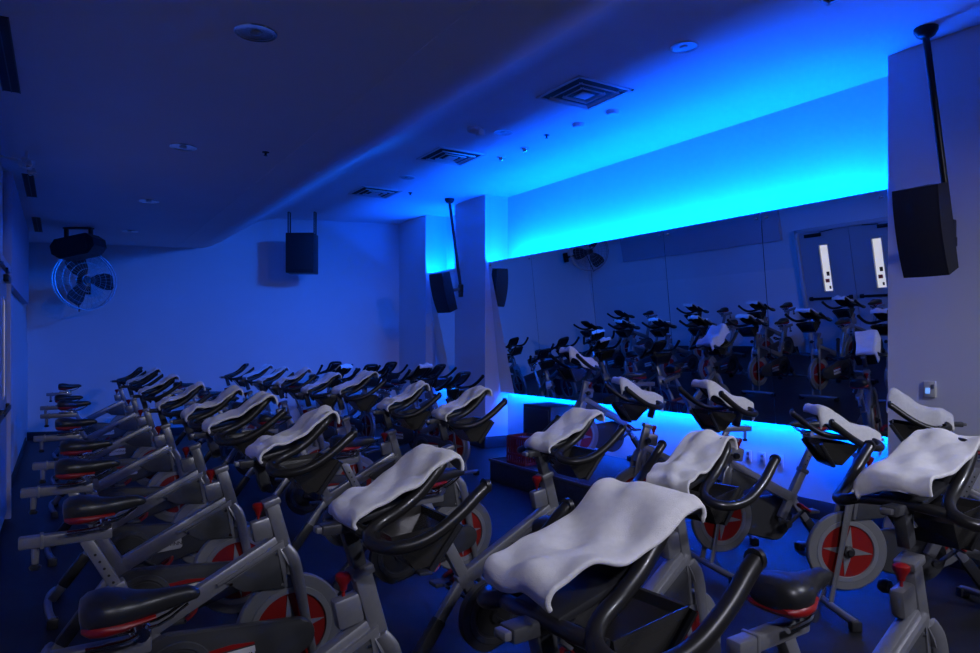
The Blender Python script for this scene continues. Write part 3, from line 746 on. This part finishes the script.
# emergency lamp above the door
e = empty('emergency_light', (-.235, 6.9, 3.05), 0, 'small clear faceted emergency lamp at the left edge under the low ceiling', 'emergency light')
b = MB(); b.tube([(-.215, -.05, .03), (-.05, 0, .03)], .012, 8); b.box((-.205, -.05, .03), (.02, .1, .08), bev=.004); b.tube([(0, 0, .05), (0, 0, .11)], .012, 8); b.build('arm', M['plate'], e)
b = MB(); b.box((0, 0, 0), (.10, .07, .09), Matrix.Rotation(.35, 3, 'Y'), bev=.012); b.build('lamp_head', M['plate'], e)
b = MB(); b.lathe([(.0, -.045), (.02, -.045), (.038, -.037)], 8, 'y'); b.box((.035, 0, -.06), (.06, .05, .05), Matrix.Rotation(-.4, 3, 'Y'), bev=.008); b.build('lens', M['reflector'], e)

# ------------------------------------------------------------------ wall plates
e = empty('thermostat', (CF, 2.53, 1.235), 0, 'small wall control panel with blue lit display on the lilac wall', 'thermostat')
b = MB(); b.box((-.008, 0, 0), (.016, .082, .115), bev=.004); b.build('housing', M['plate'], e)
b = MB(); b.box((-.017, .012, -.012), (.003, .028, .040)); b.build('display', M['lcd'], e, smooth=False)
b = MB(); b.box((-.017, -.022, .02), (.004, .02, .03), bev=.001); b.build('button', M['fangrey'], e)
for y, l in ((4.38, 'white outlet plate below the mirror, leftmost of three'), (4.22, 'white outlet plate below the mirror, middle of three'), (4.03, 'white outlet plate below the mirror, rightmost of three')):
    e = empty('outlet', (WR, y, .46), 0, l, 'outlet', 'outlet plates on the glowing wall')
    b = MB(); b.box((-.004, 0, 0), (.008, .072, .115), bev=.002); b.build('plate', M['plate'], e)
    for z in (-.025, .025):
        b = MB(); b.box((-.009, 0, z), (.004, .034, .030), bev=.001); b.build('socket', M['fangrey'], e)

# ------------------------------------------------------------------ lamps
def spot(name, loc, aim, power, color, cone, blend, radius):
    l = bpy.data.lights.new(name, 'SPOT'); l.energy = power; l.color = color; l.spot_size = math.radians(cone); l.spot_blend = blend; l.shadow_soft_size = radius
    o = bpy.data.objects.new(name, l); o.location = loc; d = Vector(aim) - Vector(loc); o.rotation_euler = d.to_track_quat('-Z', 'Y').to_euler(); col.objects.link(o)
BL = (0.0, 0.125, 1.0)
spot('added_blue_wash', (4.40, 6.32, HC - .07), (1.9, 12.6, .7), 980, BL, 72, 1.0, .22)       # blue fills added at the eyeball fittings to brighten back and left walls
spot('added_blue_wash', (4.38, 6.77, HC - .07), (-.45, 7.6, .8), 230, BL, 92, 1.0, .15)
spot('added_fill_spot', (3.87, -1.31, HC - .02), (3.3, 1.6, .9), 500, (.88, .92, 1.12), 96, .8, .22)  # two unseen fill spots added behind the camera for towels and right column
spot('added_fill_spot', (.85, -1.37, HS - .02), (2.0, 1.7, .8), 290, (.90, .90, 1.12), 76, 1.0, .18)

w = bpy.data.worlds.new('world'); sc.world = w; w.use_nodes = True
w.node_tree.nodes['Background'].inputs['Color'].default_value = (0, 0, 0, 1)
w.node_tree.nodes['Background'].inputs['Strength'].default_value = 0

# ------------------------------------------------------------------ camera
cam = bpy.data.cameras.new('camera'); co = bpy.data.objects.new('camera', cam); col.objects.link(co)
cam.sensor_width = 36; cam.lens = 690 / 980 * 36; cam.shift_y = 14.5 / 980; cam.clip_start = .05
co.location = (0, 0, 1.58); co.rotation_euler = (PI / 2, 0, -math.atan(430 / 690)); sc.camera = co

sc.view_settings.view_transform = 'Standard'; sc.view_settings.look = 'None'
sc.view_settings.exposure = 0; sc.view_settings.gamma = 1; sc.view_settings.use_curve_mapping = False
sc.cycles.use_denoising = True
sc.cycles.max_bounces = 10; sc.cycles.diffuse_bounces = 6; sc.cycles.glossy_bounces = 5
sc.cycles.sample_clamp_indirect = 8
sc.cycles.caustics_reflective = False; sc.cycles.caustics_refractive = False
